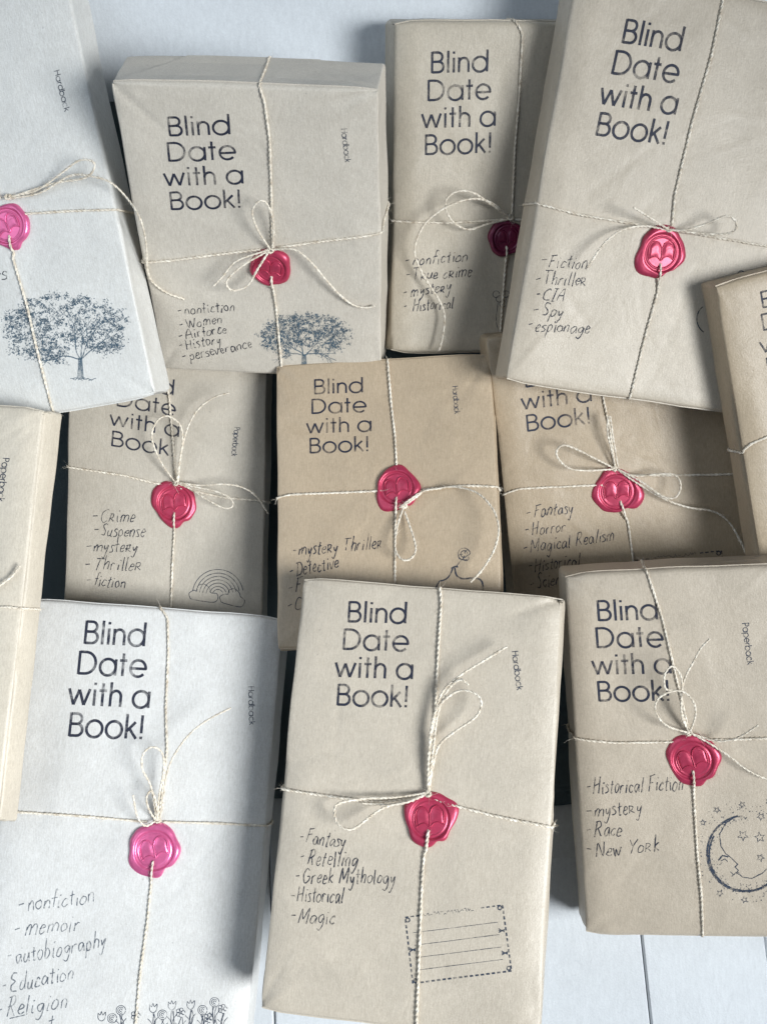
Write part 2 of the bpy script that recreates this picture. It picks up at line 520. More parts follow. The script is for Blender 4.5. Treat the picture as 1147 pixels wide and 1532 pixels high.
        # the pages: a raised leaf on each side of the spine
        for sg in (-1, 1):
            base = len(V); nc, nr = 12, 5
            for i in range(nc+1):
                u = .05+.61*i/nc; top = .26+.33*math.sin(math.pi*min(1, u/.72)**.9)*.95; bot = -.36+.16*math.sin(math.pi*u/.7)
                for j in range(nr+1):
                    v = bot+(top-bot)*j/nr; z = .00185+.00060*min(1, u/.22)*(0 if i == nc or j in (0, nr) else 1)
                    V.append(Vector((sg*u*rs*1.02, v*rs*1.02, z)))
            for i in range(nc):
                for j in range(nr):
                    a = base+i*(nr+1)+j; q = (a, a+nr+1, a+nr+2, a+1); Fc.append(q if sg > 0 else q[::-1])
        mesh_obj('open_book_emblem', V, Fc, mat, so)
        s.seal_c = c; s.seal_R = R0; return c, R0

# ------------------------------------------------------------------ lettering
def arc(cx, cy, rx, ry, a0, a1, n=None):
    n = n or max(4, int(abs(a1-a0)/12))
    return [(cx+rx*math.cos(math.radians(a0+(a1-a0)*i/n)), cy+ry*math.sin(math.radians(a0+(a1-a0)*i/n))) for i in range(n+1)]
XH = .70
def ring(cx): return arc(cx, XH/2, XH/2, XH/2, 0, 360, 30)
def dot(x, y, d=.055): return [(x, y-d), (x, y+d)]
G = {   # upright geometric capitals and lower case: (width, strokes), cap height 1
 'B': (.62, [[(.05, 0), (.05, 1)], [(.05, .96), (.30, .96)]+arc(.32, .745, .215, .215, 90, -90)+[(.05, .53)], [(.05, .53), (.34, .53)]+arc(.35, .285, .245, .245, 90, -90)+[(.05, .04)]]),
 'D': (.84, [[(.05, 0), (.05, 1)], [(.05, .96), (.30, .96)]+arc(.32, .5, .46, .46, 90, -90)+[(.05, .04)]]),
 'H': (.72, [[(.05, 0), (.05, 1)], [(.67, 0), (.67, 1)], [(.05, .53), (.67, .53)]]),
 'P': (.58, [[(.05, 0), (.05, 1)], [(.05, .96), (.28, .96)]+arc(.29, .71, .25, .25, 90, -90)+[(.05, .46)]]),
 'l': (.14, [[(.07, 0), (.07, 1.03)]]),
 'i': (.14, [[(.07, 0), (.07, XH)], dot(.07, .93)]),
 'n': (.56, [[(.05, 0), (.05, XH)], [(.05, .40)]+arc(.28, .42, .23, .25, 180, 0)+[(.51, 0)]]),
 'h': (.56, [[(.05, 0), (.05, 1.03)], [(.05, .40)]+arc(.28, .42, .23, .25, 180, 0)+[(.51, 0)]]),
 'd': (.76, [ring(.37), [(.72, 0), (.72, 1.03)]]),
 'a': (.76, [ring(.37), [(.72, 0), (.72, XH)]]),
 'b': (.76, [ring(.39), [(.04, 0), (.04, 1.03)]]),
 'p': (.76, [ring(.39), [(.04, -.30), (.04, XH)]]),
 'o': (.74, [ring(.37)]),
 'c': (.66, [arc(.37, XH/2, XH/2, XH/2, 48, 312, 24)]),
 'e': (.72, [[(.03, .34), (.70, .34)]+arc(.37, XH/2, .34, XH/2, 0, 318, 26)]),
 't': (.34, [[(.16, 0), (.16, .97)], [(0, .66), (.33, .66)]]),
 'r': (.32, [[(.05, 0), (.05, XH)], [(.05, .36)]+arc(.26, .42, .21, .24, 180, 70)]),
 'w': (.96, [[(.02, XH), (.25, .02)], [(.25, .02), (.48, .66)], [(.48, .66), (.71, .02)], [(.71, .02), (.94, XH)]]),
 'k': (.52, [[(.05, 0), (.05, 1.03)], [(.06, .30), (.44, XH)], [(.18, .42), (.50, 0)]]),
 '!': (.14, [[(.07, .24), (.07, 1.0)], dot(.07, .05)]),
 ' ': (.22, [])}
def set_text(txt, gap=.13):
    x = 0; out = []
    for ch in txt:
        wd, st = G[ch]
        for q in st: out.append([(px+x, py) for px, py in q])
        x += wd+gap
    return out, x-gap

def subdiv(st, step):
    out = [st[0]]
    for a, b in zip(st, st[1:]):
        L = math.dist(a, b); n = max(1, int(L/step))
        for i in range(1, n+1): out.append((a[0]+(b[0]-a[0])*i/n, a[1]+(b[1]-a[1])*i/n))
    return out

def title(B, top, bot, wl, wr):
    t = B.P(*top); b = B.P(*bot); r = B.P(*wr)-B.P(*wl)
    PITCH = 1.31; up = (t-b)/(3*PITCH+1)
    _, ww = set_text('with a'); rt = r/ww
    strokes = []
    for i, ln in enumerate(('Book!', 'with a', 'Date', 'Blind')):
        st, wd = set_text(ln); o = b+up*PITCH*i-rt*wd/2
        for q in st:
            q = subdiv(q, .12)
            strokes.append([(o.x+rt.x*x+up.x*y, o.y+rt.y*x+up.y*y) for x, y in q])
    B.ribbons('title_print', strokes, up.length*.118, INK_T)

def binding(B, word, p0, p1, cap):
    a = B.P(*p0); b = B.P(*p1); st, wd = set_text(word, .12); rt = (b-a)/wd
    rt = Vector((rt.x, rt.y)); up = Vector((-rt.y, rt.x)).normalized()
    # px size of the capitals
    wz = (B.M @ a).z; up = up*cap*(CAMZ-wz)/F
    S = [[(a.x+rt.x*x+up.x*y, a.y+rt.y*x+up.y*y) for x, y in subdiv(q, .2)] for q in st]
    B.ribbons('binding_print', S, up.length*.13, INK_S)

# handwriting: pen strokes in tenths of the x-height, each letter (advance, strokes)
HW = {
 'a': (9, ['8,8 5,10 2,8 1,4 3,0 6,2 8,8 8,3 9,0']), 'b': (8, ['1,19 1,0 4,0 7,3 6,8 3,9 1,6']), 'c': (7, ['7,8 4,10 1,6 1,2 4,0 7,2']),
 'd': (9, ['7,8 4,9 1,5 2,1 5,0 7,5 8,19 8,4 9,0']), 'e': (7, ['1,5 6,6 6,9 3,10 1,6 1,2 4,0 7,2']), 'f': (6, ['6,17 4,19 3,16 3,0', '0,9 6,10']),
 'g': (9, ['8,8 5,10 1,7 2,2 5,1 8,8 8,-2 5,-9 1,-7']), 'h': (8, ['1,19 1,0', '1,6 4,10 7,8 7,0']), 'i': (4, ['2,9 2,1 3,0', '2,14 3,15']),
 'k': (8, ['1,19 1,0', '7,10 2,5 7,0']), 'l': (4, ['2,19 2,1 3,0']), 'm': (13, ['1,9 1,0', '1,6 4,10 6,8 6,0', '6,6 9,10 12,8 12,0']),
 'n': (8, ['1,9 1,0', '1,6 4,10 7,8 7,0']), 'o': (8, ['4,10 1,7 1,2 4,0 7,3 7,8 4,10']), 'p': (8, ['1,9 1,-9', '1,7 4,10 7,7 6,2 3,0 1,3']),
 'r': (7, ['1,9 1,0', '1,6 3,9 6,9']), 'R': (9, ['1,10 1,0', '0,10 5,10 6,8 5,5 1,4 4,3 8,0']), 's': (6, ['6,9 3,10 1,8 5,4 5,1 1,0']), 't': (6, ['3,16 3,1 5,0', '0,10 6,11']),
 'u': (9, ['1,9 1,3 3,0 6,2 7,9 7,2 9,0']), 'v': (7, ['0,9 3,0 7,10']), 'w': (11, ['0,9 3,0 5,8 8,0 11,10']), 'x': (7, ['0,9 7,0', '7,9 0,0']),
 'y': (8, ['1,9 2,4 4,3 7,9', '7,9 6,0 3,-9 0,-7']), 'z': (7, ['0,9 7,9 1,0 7,0']),
 'A': (12, ['0,0 2,10 5,18 8,18 10,8 11,0', '2,8 10,9']), 'C': (11, ['10,17 6,19 1,13 1,4 5,0 10,2']), 'D': (12, ['2,19 2,0', '0,19 6,19 11,12 9,3 2,0']),
 'E': (9, ['8,18 3,18 1,14 5,10 1,7 2,1 8,0']), 'F': (10, ['2,19 1,0', '0,18 9,20', '1,10 7,11']), 'G': (12, ['9,17 5,19 1,12 2,3 6,0 10,5 10,9 6,9']),
 'H': (12, ['1,19 1,0', '10,19 9,0', '1,9 10,11']), 'I': (7, ['3,18 3,0', '0,18 6,18', '0,0 6,0']), 'M': (15, ['1,0 2,18 7,6 12,19 13,0']), 'N': (13, ['1,0 2,18 10,1 11,19']),
 'P': (10, ['2,19 1,0', '0,18 6,19 9,14 6,10 2,9']), 'S': (9, ['8,17 4,19 1,15 7,7 6,1 1,1']), 'T': (12, ['5,18 5,0', '0,18 12,19']), 'W': (16, ['0,18 4,0 8,14 11,0 16,19']),
 'Y': (11, ['0,19 5,10', '10,19 5,10 4,0']), '-': (10, ['0,8 6,9']), ' ': (6, []), 'Q': (11, ['2,19 1,0', '0,18 6,19 8,14 5,10 1,9', '4,10 9,0'])}
def handwriting(B, lines, xh, mat=None, slant=.24):
    S = []; g = B.rng
    for txt, p0, p1 in lines:
        a = B.P(*p0); b = B.P(*p1); a = Vector((a.x, a.y)); b = Vector((b.x, b.y))
        adv = sum(HW[c][0]+2.0 for c in txt); rt = (b-a)/adv
        wz = (B.M @ Vector((a.x, a.y, B.T))).z; up = Vector((-rt.y, rt.x)).normalized()*xh*.112*(CAMZ-wz)/F
        x = 0
        for i, c in enumerate(txt):
            if c == 'R' and (i == 0 or txt[i-1] in '- '): c = 'Q'   # a full-height initial
            wd, st = HW[c]; jy = g.uniform(-1, 1); sc = g.uniform(.88, 1.12); sl = slant+g.uniform(-.07, .07)
            for q in st:
                pts = [tuple(map(float, k.split(','))) for k in q.split()]
                pts = [(u+g.uniform(-.8, .8), v*sc+g.uniform(-.8, .8)+jy) for u, v in pts]
                pts = [Vector((a.x+rt.x*(x+u+v*sl)+up.x*v, a.y+rt.y*(x+u+v*sl)+up.y*v)) for u, v in pts]
                S.append(([(p.x, p.y) for p in catmull([p.to_3d() for p in pts], 5)], g.uniform(.00052, .00084)))
            x += wd+2.0
    B.ribbons('handwriting', S, .0005, mat or INK_H)

# drawings are given as polylines of photograph points
def draw(B, name, lines, width, mat, smooth=True):
    S = []
    for ln in lines:
        wd = width
        if isinstance(ln, tuple): ln, wd = ln
        P = [B.P(*p) for p in ln]
        if smooth and len(P) > 2: P = catmull(P, 5)
        S.append(([(p.x, p.y) for p in P], wd))
    B.ribbons(name, S, width, mat)

def tree_stamp(B, cx, cy, rx, ry, tx, ty, n, mat):
    g = random.Random(B.seed+5); L = []
    # trunk and limbs
    h = ty-cy
    def limb(x, y, a, ln, wd, dep):
        pts = [(x, y)]
        for k in range(4):
            a += g.uniform(-.25, .25); x += math.cos(a)*ln/4; y -= math.sin(a)*ln/4; pts.append((x, y))
        L.append((pts, wd))
        if dep:
            for da in (g.uniform(.3, .8), -g.uniform(.3, .8), g.uniform(-.3, .3)): limb(x, y, a+da*.9, ln*g.uniform(.6, .8), wd*.62, dep-1)
    for k in range(7): L.append(([(tx-5+k*1.6, ty+g.uniform(-1, 2)), (tx-3.5+k*1.1, ty-h*.2), (tx-3+k*.9+g.uniform(-1, 1), ty-h*.42)], .0005))
    for a in (2.7, 2.2, 1.6, 1.05, .5): limb(tx+g.uniform(-2, 2), ty-h*.38, a, rx*.30, .0008, 2)
    for k in range(9): 
        x = tx-16+k*4; L.append(([(x, ty+2+g.uniform(-2, 2)), (x+3, ty+g.uniform(-1, 2)), (x+7, ty+1+g.uniform(-2, 2))], .00045))
    # clumped leaf scribbles
    clumps = []
    for k in range(420):
        a = g.uniform(0, 6.28); r = math.sqrt(g.uniform(.02, 1))*g.uniform(.9, 1.06); x = cx+rx*.9*r*math.cos(a); y = cy+ry*.86*r*math.sin(a)
        if y > cy+ry*.45 and abs(x-tx) < rx*.22: continue
        clumps.append((x, y, g.uniform(.06, .12)*rx))
    for k in range(int(n*5.6)):
        x0, y0, r = g.choice(clumps); a = g.uniform(0, 6.28); q = abs(g.gauss(0, .6))
        x = x0+r*q*math.cos(a); y = y0+r*.7*q*math.sin(a)
        sz = g.uniform(.8, 1.8)
        pts = [(x+g.uniform(-sz, sz), y+g.uniform(-sz, sz)) for _ in range(4)]
        L.append((pts, g.uniform(.00018, .00034)))
    draw(B, 'tree_stamp', L, .0004, mat)

def star(x, y, r, a=0): return [(x+(r if i % 2 == 0 else r*.42)*math.cos(a+i*math.pi/5), y+(r if i % 2 == 0 else r*.42)*math.sin(a+i*math.pi/5)) for i in range(11)]
def circ(x, y, r, a0=0, a1=360, n=20, sq=1): return [(x+r*math.cos(math.radians(a0+(a1-a0)*i/n)), y-r*sq*math.sin(math.radians(a0+(a1-a0)*i/n))) for i in range(n+1)]

def letter_stamp(B, tl, tr, br, bl, rows):
    g = random.Random(B.seed); L = []
    def lerp(a, b, t): return (a[0]+(b[0]-a[0])*t, a[1]+(b[1]-a[1])*t)
    for a, b, gap in ((tl, tr, True), (tr, br, False), (br, bl, False), (bl, tl, False)):
        n = max(6, int(math.dist(a, b)/8))
        for i in range(n):
            t0, t1 = i/n, (i+.62)/n
            if gap and .16 < t0 < .74: continue
            L.append(([lerp(a, b, t0), lerp(a, b, t1)], .0010 if not gap else .0008))
    for i in range(15):                                           # faint broken heading inside the top border
        c = lerp(tl, tr, .20+.035*i); L.append(([(c[0]-2, c[1]+g.uniform(-3, 3)), (c[0], c[1]+g.uniform(-3, 3)), (c[0]+2, c[1]+g.uniform(-2, 3))], .0003))
    for i in range(1, rows+1):
        t = (i+.3)/(rows+1.3); a = lerp(tl, bl, t); b = lerp(tr, br, t)
        L.append(([lerp(a, b, .06), lerp(a, b, .5), lerp(a, b, .93)], .0003))
    for t, u in ((.38, .96), (.72, .96), (.5, .04)):
        c = lerp(lerp(tl, bl, t), lerp(tr, br, t), u)
        for k in range(3): L.append(([(c[0]-5, c[1]-3+3*k), (c[0], c[1]), (c[0]+4, c[1]+2-2*k)], .0006))
    for c in (tl, tr, br, bl): L.append((circ(c[0]+(4 if c in (tl, bl) else -4), c[1]+(4 if c in (tl, tr) else -4), 3, n=8), .0007))
    draw(B, 'letter_stamp', L, .0006, INK_S, smooth=False)

# ------------------------------------------------------------------ the painted surface the books lie on
PROF = [(-.80, .192), (-.25, .060), (-.20, .035), (-.10, -.040), (.04, -.040), (.12, .0336), (.95, .3822)]   # a shallow valley
def ground(y):
    for (a, za), (b, zb) in zip(PROF, PROF[1:]):
        if y <= b: return za+(zb-za)*(y-a)/(b-a)
    return PROF[-1][1]
surface = empty('tabletop'); surface['kind'] = 'structure'; surface['label'] = 'white painted boards under the wrapped books'
def slab(name, x0, x1, y0, y1, skew=0.0, th=.012, lift=0.0, bev=.0012):
    ys = sorted({y0, y1} | {v for v, _ in PROF if y0 < v < y1})
    V = []; Fc = []
    prof = [(x0, -th), (x0, -bev), (x0+bev, 0), (x1-bev, 0), (x1, -bev), (x1, -th)]
    for y in ys:
        for x, z in prof: V.append((x+skew*y, y, ground(y)+z+lift))
    n = len(prof)
    for i in range(len(ys)-1):
        for k in range(n):
            a = i*n+k; b = i*n+(k+1) % n; Fc.append((b, a, a+n, b+n))
    Fc.append(tuple(range(n))); Fc.append(tuple(reversed(range((len(ys)-1)*n, len(ys)*n))))
    return mesh_obj(name, V, Fc, PAINT, surface, smooth=False)
bx = [-1.11+.0875*i for i in range(0, 27)]
sh = .165-bx[14]
for i in range(26):
    a, b = bx[i]+sh, bx[i+1]+sh
    slab('board', a+.0004, b-.0004, -.75, .04, -.06, lift=.0006*math.sin(i*2.4))
slab('board_base', -1.2, 1.2, -.75, .04, 0, .01, lift=-.0128)
slab('back_panel', -1.2, 1.2, .0405, .95, 0, .02)

# a dark sheet added in the hollow under the pile paints shade into the gaps
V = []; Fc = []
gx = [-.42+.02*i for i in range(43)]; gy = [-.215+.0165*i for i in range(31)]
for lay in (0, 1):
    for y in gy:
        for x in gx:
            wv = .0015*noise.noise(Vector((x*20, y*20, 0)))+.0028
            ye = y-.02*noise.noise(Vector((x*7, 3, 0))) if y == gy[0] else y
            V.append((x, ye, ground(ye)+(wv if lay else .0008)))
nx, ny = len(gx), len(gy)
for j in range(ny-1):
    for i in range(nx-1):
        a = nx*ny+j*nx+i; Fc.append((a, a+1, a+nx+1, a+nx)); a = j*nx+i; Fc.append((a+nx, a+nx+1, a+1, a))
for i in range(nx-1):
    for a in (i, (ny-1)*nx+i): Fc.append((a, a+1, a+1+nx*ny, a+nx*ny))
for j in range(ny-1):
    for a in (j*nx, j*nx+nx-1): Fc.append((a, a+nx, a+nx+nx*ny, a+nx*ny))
cl = mesh_obj('gap_shade_sheet', V, Fc, GAP_SHADE); cl['label'] = 'dark blue-green sheet added beneath the pile as painted shade in the gaps between the books'; cl['category'] = 'gap_shade_sheet'

# ------------------------------------------------------------------ the twelve books
POSE = {   # x, y, z of the front centre, yaw, pitch, roll, width, height, thickness
    'TL': (-0.25059, 0.19586, 0.14235, 0.18031, 0.16621, -0.18002, 0.16138, 0.27122, 0.03),
    'B2': (-0.07993, 0.17085, 0.14727, 0.00767, 0.78019, -0.08908, 0.15925, 0.20807, 0.04),
    'B3': (0.07954, 0.21199, 0.11438, -0.01023, 0.39666, 0.08109, 0.15483, 0.21712, 0.03),
    'TR': (0.18138, 0.19672, 0.15424, -0.15106, 0.20857, 0.09741, 0.17377, 0.25547, 0.03),
    'RE': (0.31623, 0.04088, 0.13252, 0.24138, 0.23776, 0.01713, 0.16713, 0.25997, 0.022),
    'LE': (-0.31042, -0.05766, 0.14934, -0.07677, -0.10858, -0.14225, 0.17232, 0.26523, 0.024),
    'ML': (-0.15717, 0.01266, 0.06072, -0.02101, -0.0142, 0.03726, 0.14628, 0.19712, 0.03),
    'MC': (0.00176, 0.00917, 0.10776, 0.02773, -0.17907, -0.09646, 0.15286, 0.19854, 0.016),
    'MR': (0.17009, 0.01829, 0.08185, 0.12721, 0.19918, -0.0065, 0.17704, 0.2318, 0.026),
    'BL': (-0.16547, -0.20237, 0.12367, -0.07274, -0.18412, 0.04448, 0.18019, 0.2808, 0.036),
    'BC': (0.01959, -0.17883, 0.16863, -0.08605, -0.16122, -0.1197, 0.17326, 0.26853, 0.025),
    'BR': (0.20393, -0.16024, 0.13132, 0.07521, 0.09802, -0.15209, 0.16213, 0.25266, 0.034),
}
books = {}
SLACK = {'TL': .0012, 'B2': .0012, 'B3': .0050, 'TR': .0042, 'RE': .0045, 'LE': .0040, 'ML': .0020, 'MC': .0016, 'MR': .0028, 'BL': .0030, 'BC': .0034, 'BR': .0045}
def book(key, r, mat, label, seed):
    b = Book(key, POSE[key], r, mat, label, seed, SLACK[key]); books[key] = b; return b

def tie(B, seal, wx, runs, bow, spin=0.0, R=.00085):
    """runs: four runs from the edges to the knot; bow: loops and tails (radius given as a third item)."""
    down = B.P(*next(p for p in runs['down'] if len(p) > 1 and math.dist(p[:2], seal[:2]) > seal[2]*1.2)); c, R0 = B.seal(seal[0], seal[1], seal[2], wx, down, spin)
    L = []
    for k, pts in runs.items():
        if k == 'down':
            q = B.path(pts); d = down-c; d.z = 0; d.normalize(); S = []
            s0 = B.line(pts[1:] if len(pts) > 2 else pts, R)
            st = s0[0]; z0 = c.z
            a = [c+d*R0*.42+Vector((0, 0, .0012)), c+d*R0*.62+Vector((0, 0, .0030)), c+d*R0*.85+Vector((0, 0, .0035)), c+d*R0*1.0+Vector((0, 0, .0030)), c+d*R0*1.18+Vector((0, 0, .0014))]
            rest = [p for p in s0 if (p-c).dot(d) > R0*1.35]
            S = resample(catmull(a+rest[:1], 8)[:-1]+rest, .0006)
            L.append((S, R))
        else: L.append((B.line(pts, R), R))
    B.cord('twine', L)
    K = []
    for b in bow:
        K.append((B.line(b, R*.88), R*.88))
    # the knot: a few tight turns above the seal
    k0 = B.P(*bow[0][0][:2], .0025) if bow else None
    if k0 is not None:
        for j in range(2):
            a0 = B.rng.uniform(0, 6); K.append(([k0+Vector((.0016*math.cos(a0+t*.5), .0012*math.sin(a0+t*.5), .0013*math.sin(t*.5*(1+j)+j))) for t in range(14)], R*.95))
        K = [(catmull(l, 4) if len(l) < 20 else l, r) for l, r in K]
    if K: B.cord('bow', K)

# 1 --- top left
BA = book('B2', .0030, paper('paper_b', (.585, .535, .465), 2), 'wrapped book listing nonfiction and women, its tree stamp cut off by the book below', 12)
B = book('TL', .0028, paper('paper_a', PALE, 1), 'pale wrapped book stamped with a whole blue tree with trunk, seal tinted pink for its sheen', 11)
tie(B, (12, 338, 34), WAX_SHEEN, {'up': ['T', (-70, 60), (-30, 200), (2, 300)], 'down': [(12, 338), (18, 378), (41, 456), (59, 533), (78, 609), 'B'],
    'right': [(30, 320), (110, 315), (190, 310), 'R'], 'left': [(0, 325), (-90, 335), (-180, 345), 'L']},
    [[(12, 294, 2), (55, 284, 3), (95, 256, 8), (117, 240, 12), (137, 240, 14), (141, 251, 13), (126, 266, 9), (80, 274, 4), (14, 295, 2)],
     [(12, 297, 2), (60, 288, 3), (105, 262, 8), (140, 264, 12), (166, 273, 12), (190, 296, 7), ('B2', 209, 326, 12), ('B2', 218, 362, 6), ('B2', 220, 400, 2), ('B2', 227, 420, 1.5), ('B2', 248, 437, 1.3), ('B2', 277, 448, 1.3)]], .2)
handwriting(B, [('-Classics', (-105, 440), (14, 417))], 9)
binding(B, 'Hardback', (81, 106), (97, 167), 9)
tree_stamp(B, 97, 492, 103, 62, 121, 566, 800, INK_B)

# 2 --- second, blue tree
B = BA
tie(B, (405, 400, 31), WAX, {'up': ['T', (388, 128), (396, 150), (403, 205), (405, 256), (408, 372)], 'down': [(405, 400), (413, 460), (421, 545), 'B'],
    'left': [(390, 372), (307, 382), (200, 393), 'L'], 'right': [(415, 369), (490, 358), (568, 349), 'R']},
    [[(405, 374, 3), (385, 343, 8), (377, 316, 11), (388, 300, 12), (401, 307, 11), (409, 337, 7), (407, 372, 3)],
     [(403, 374, 3), (363, 397, 8), (339, 420, 11), (347, 434, 11), (370, 427, 9), (386, 401, 7), (402, 376, 3)],
     [(400, 374, 3), (354, 390, 9), (334, 412, 12), (319, 428, 14)],
     [(409, 373, 3), (440, 373, 7), (464, 391, 8), (487, 418, 7), (507, 440, 5), (528, 456, 3), (548, 460, 2), (562, 457, 2)]], -.2)
title(B, (296, 172), (308, 311.5), (244, 277), (362, 272))
binding(B, 'Hardback', (510, 193), (516, 243), 9)
handwriting(B, [('-nonfiction', (266, 471), (353, 464)), ('-Women', (269, 492), (334, 483)), ('-Airforce', (269, 508), (341, 497)), ('-History', (269, 523), (333, 513)), ('-perseverance', (275, 539), (379, 519))], 8)
tree_stamp(B, 456, 502, 77, 38, 455, 550, 560, INK_B)

# 3 --- third, narrow in view
B = book('B3', .0042, paper('paper_c', (.50, .44, .355), 3), 'wrapped book partly covered by a bigger one, its seal deep in shadow, listing true crime', 13)
tie(B, (758, 356, 28), WAX_D, {'up': ['T', (770, 24), (781, 50), (776, 146), (770, 219), (765, 325)], 'down': [(758, 356), (752, 440), (746, 525), 'B'],
    'left': [(755, 328), (670, 333), (590, 331), 'L'], 'right': [(770, 328), (850, 326), (930, 325), 'R']},
    [[(763, 325, 3), (735, 306, 10), (710, 289, 14), (688, 285, 15), (669, 295, 14), (667, 314, 13), (680, 334, 11), (702, 343, 9), (728, 335, 6), (760, 328, 3)],
     [(763, 325, 3), (735, 303, 10), (706, 297, 14), (670, 308, 15), (640, 329, 14), (626, 351, 13), (620, 376, 11), (628, 402, 10), (642, 426, 9), (659, 453, 8), (665, 475, 8), (662, 504, 9), (657, 524, 10)]], .1)
title(B, (687.7, 75.6), (685, 229.6), (629.4, 192), (740, 188))
handwriting(B, [('-nonfiction', (605, 398), (700, 390)), ('-TRue cRime', (606, 420), (706, 412)), ('-mysteRy', (603, 445), (676, 435)), ('- Historical', (603, 467), (679, 460))], 8)
draw(B, 'flower_stamp', [circ(742+5*i, 440+7*(i % 3), 5, 0, 330, 9) for i in range(5)]+[[(745, 450), (742, 480), (748, 500)]], .0004, INK_S)

# 4 --- big one at the upper right
B = book('TR', .0036, paper('paper_d', (.53, .462, .375), 4), 'large tilted wrapped book listing thriller, CIA, spy and espionage', 14)
tie(B, (988, 378, 37), WAX, {'up': ['T', (1083, -12), (1064, 81), (1035, 182), (1009, 291), (1004, 342)], 'down': [(988, 378), (983, 437), (966, 498), (941, 600), 'B'],
    'left': [(995, 342), (966, 338), (861, 320), (785, 300), 'L'], 'right': [(1010, 344), (1064, 354), (1147, 368), (1200, 377), 'R']},
    [[(1000, 343, 3), (1039, 348, 6), (1080, 350, 10), (1100, 344, 13), (1099, 329, 15), (1084, 323, 15), (1055, 335, 10), (1023, 344, 6), (1003, 344, 3)],
     [(1000, 343, 3), (985, 334, 8), (968, 323, 14), (947, 310, 20)],
     [(1000, 345, 3), (966, 338, 3), (930, 344, 8), (902, 366, 12), (878, 401, 15)]], .1)
title(B, (981, 34), (942, 209), (900, 156), (1015, 172))
handwriting(B, [('-Fiction', (808, 398), (878, 402)), ('-ThrilleR', (800, 425), (877, 427)), ('-CIA', (800, 448), (844, 451)), ('-Spy', (796, 471), (843, 474)), ('-espionage', (788, 495), (882, 499))], 9)
draw(B, 'flower_stamp', [circ(1066, 477, 24, 130, 235, 10), circ(1075, 475, 10, 0, 340, 12), [(1075, 490), (1085, 520), (1110, 540)], circ(1116, 412, 6, 0, 300, 8), circ(1108, 410, 5, 30, 200, 6), [(1112, 418), (1108, 440), (1095, 460)]], .0007, INK_S)

# 5 --- right edge
B = book('RE', .0040, paper('paper_e', (.45, .36, .255), 5), 'wrapped book cut off by the picture edge, only the start of its title showing', 15)
tie(B, (1265, 640, 34), WAX, {'up': ['T', (1225, 395), (1245, 500), (1262, 600)], 'down': [(1265, 640), (1290, 760), (1315, 900), 'B'],
    'left': [(1240, 632), (1180, 640), (1147, 653), (1124, 664), (1113, 674), 'L'], 'right': [(1290, 625), (1370, 600), (1460, 575), 'R']},
    [[(1262, 605, 3), (1240, 575, 9), (1235, 545, 12), (1250, 540, 12), (1260, 570, 8), (1262, 603, 3)]])
title(B, (1177, 427), (1197, 549), (1141, 532), (1247, 508))

# 6 --- left edge
B = book('LE', .0036, paper('paper_f', (.61, .545, .45), 6), 'cream wrapped book cut off by the picture edge, the word Paperback running down it', 16)
tie(B, (-160, 920, 34), WAX, {'up': ['T', (-150, 620), (-155, 750), (-160, 885)], 'down': [(-160, 920), (-170, 1050), (-180, 1225), 'B'],
    'left': [(-190, 915), (-280, 915), (-350, 915), 'L'], 'right': [(-130, 915), (-60, 912), (10, 908), (42, 911), 'R']},
    [[(-155, 890, 3), (-120, 870, 8), (-60, 885, 8), (-20, 888, 5), (5, 872, 3), (18, 862, 2), (31, 845, 2)]])
binding(B, 'Paperback', (4, 685), (-4, 750), 11)

# 7 --- middle left, rainbow
B = book('ML', .0032, paper('paper_g', (.51, .46, .39), 7), 'wrapped book with a rainbow and clouds stamp, listing crime and suspense', 17)
tie(B, (261, 753, 33), WAX, {'up': ['T', (246, 550), (253, 594), (258, 653), (263, 721)], 'down': [(261, 753), (261, 793), (258, 846), (256, 915), 'B'],
    'left': [(255, 728), (228, 722), (184, 711), (124, 702), 'L'], 'right': [(270, 730), (332, 744), (394, 750), 'R']},
    [[(263, 723, 3), (240, 690, 9), (227, 655, 13), (234, 631, 14), (250, 622, 15), (269, 635, 14), (273, 659, 12), (268, 692, 7), (265, 722, 3)],
     [(266, 722, 3), (270, 683, 8), (279, 645, 12), (294, 615, 15), (317, 596, 18), (344, 587, 22)],
     [(268, 724, 3), (284, 731, 5), (311, 748, 9), (335, 760, 11), (348, 757, 12), (344, 745, 12), (323, 735, 10), (290, 728, 6), (268, 724, 3)],
     [(268, 722, 3), (300, 726, 7), (332, 724, 11), (362, 729, 13), (385, 744, 12), (402, 770, 9)]], .15)
title(B, (222, 561.5), (213, 675), (162, 634), (266, 652))
binding(B, 'Paperback', (351, 639), (346, 682), 8.5)
handwriting(B, [('-CRime', (138, 780), (202, 781)), ('-Suspense', (139, 801), (217, 804)), ('-mysteRy', (128, 826), (207, 825)), ('-ThrilleR', (127, 852), (213, 853)), ('-fiction', (129, 876), (188, 880))], 9)
rb = []
for i, r in enumerate((38, 32.5, 27.5, 22.5, 17.5, 12.5, 8)): rb.append(circ(326, 890, r, 10+(i > 4)*8, 172-(i > 4)*8, 18))
cl1 = [(285, 896), (283, 888), (290, 883), (294, 884), (297, 876), (306, 874), (313, 880), (316, 887), (324, 888), (326, 895), (320, 901), (300, 899), (285, 896)]
cl2 = [(331, 901), (329, 893), (336, 889), (341, 889), (343, 883), (351, 881), (358, 887), (360, 893), (366, 898), (364, 905), (358, 908), (340, 904), (331, 901)]
draw(B, 'rainbow_stamp', rb+[cl1, cl2], .0005, INK_S)

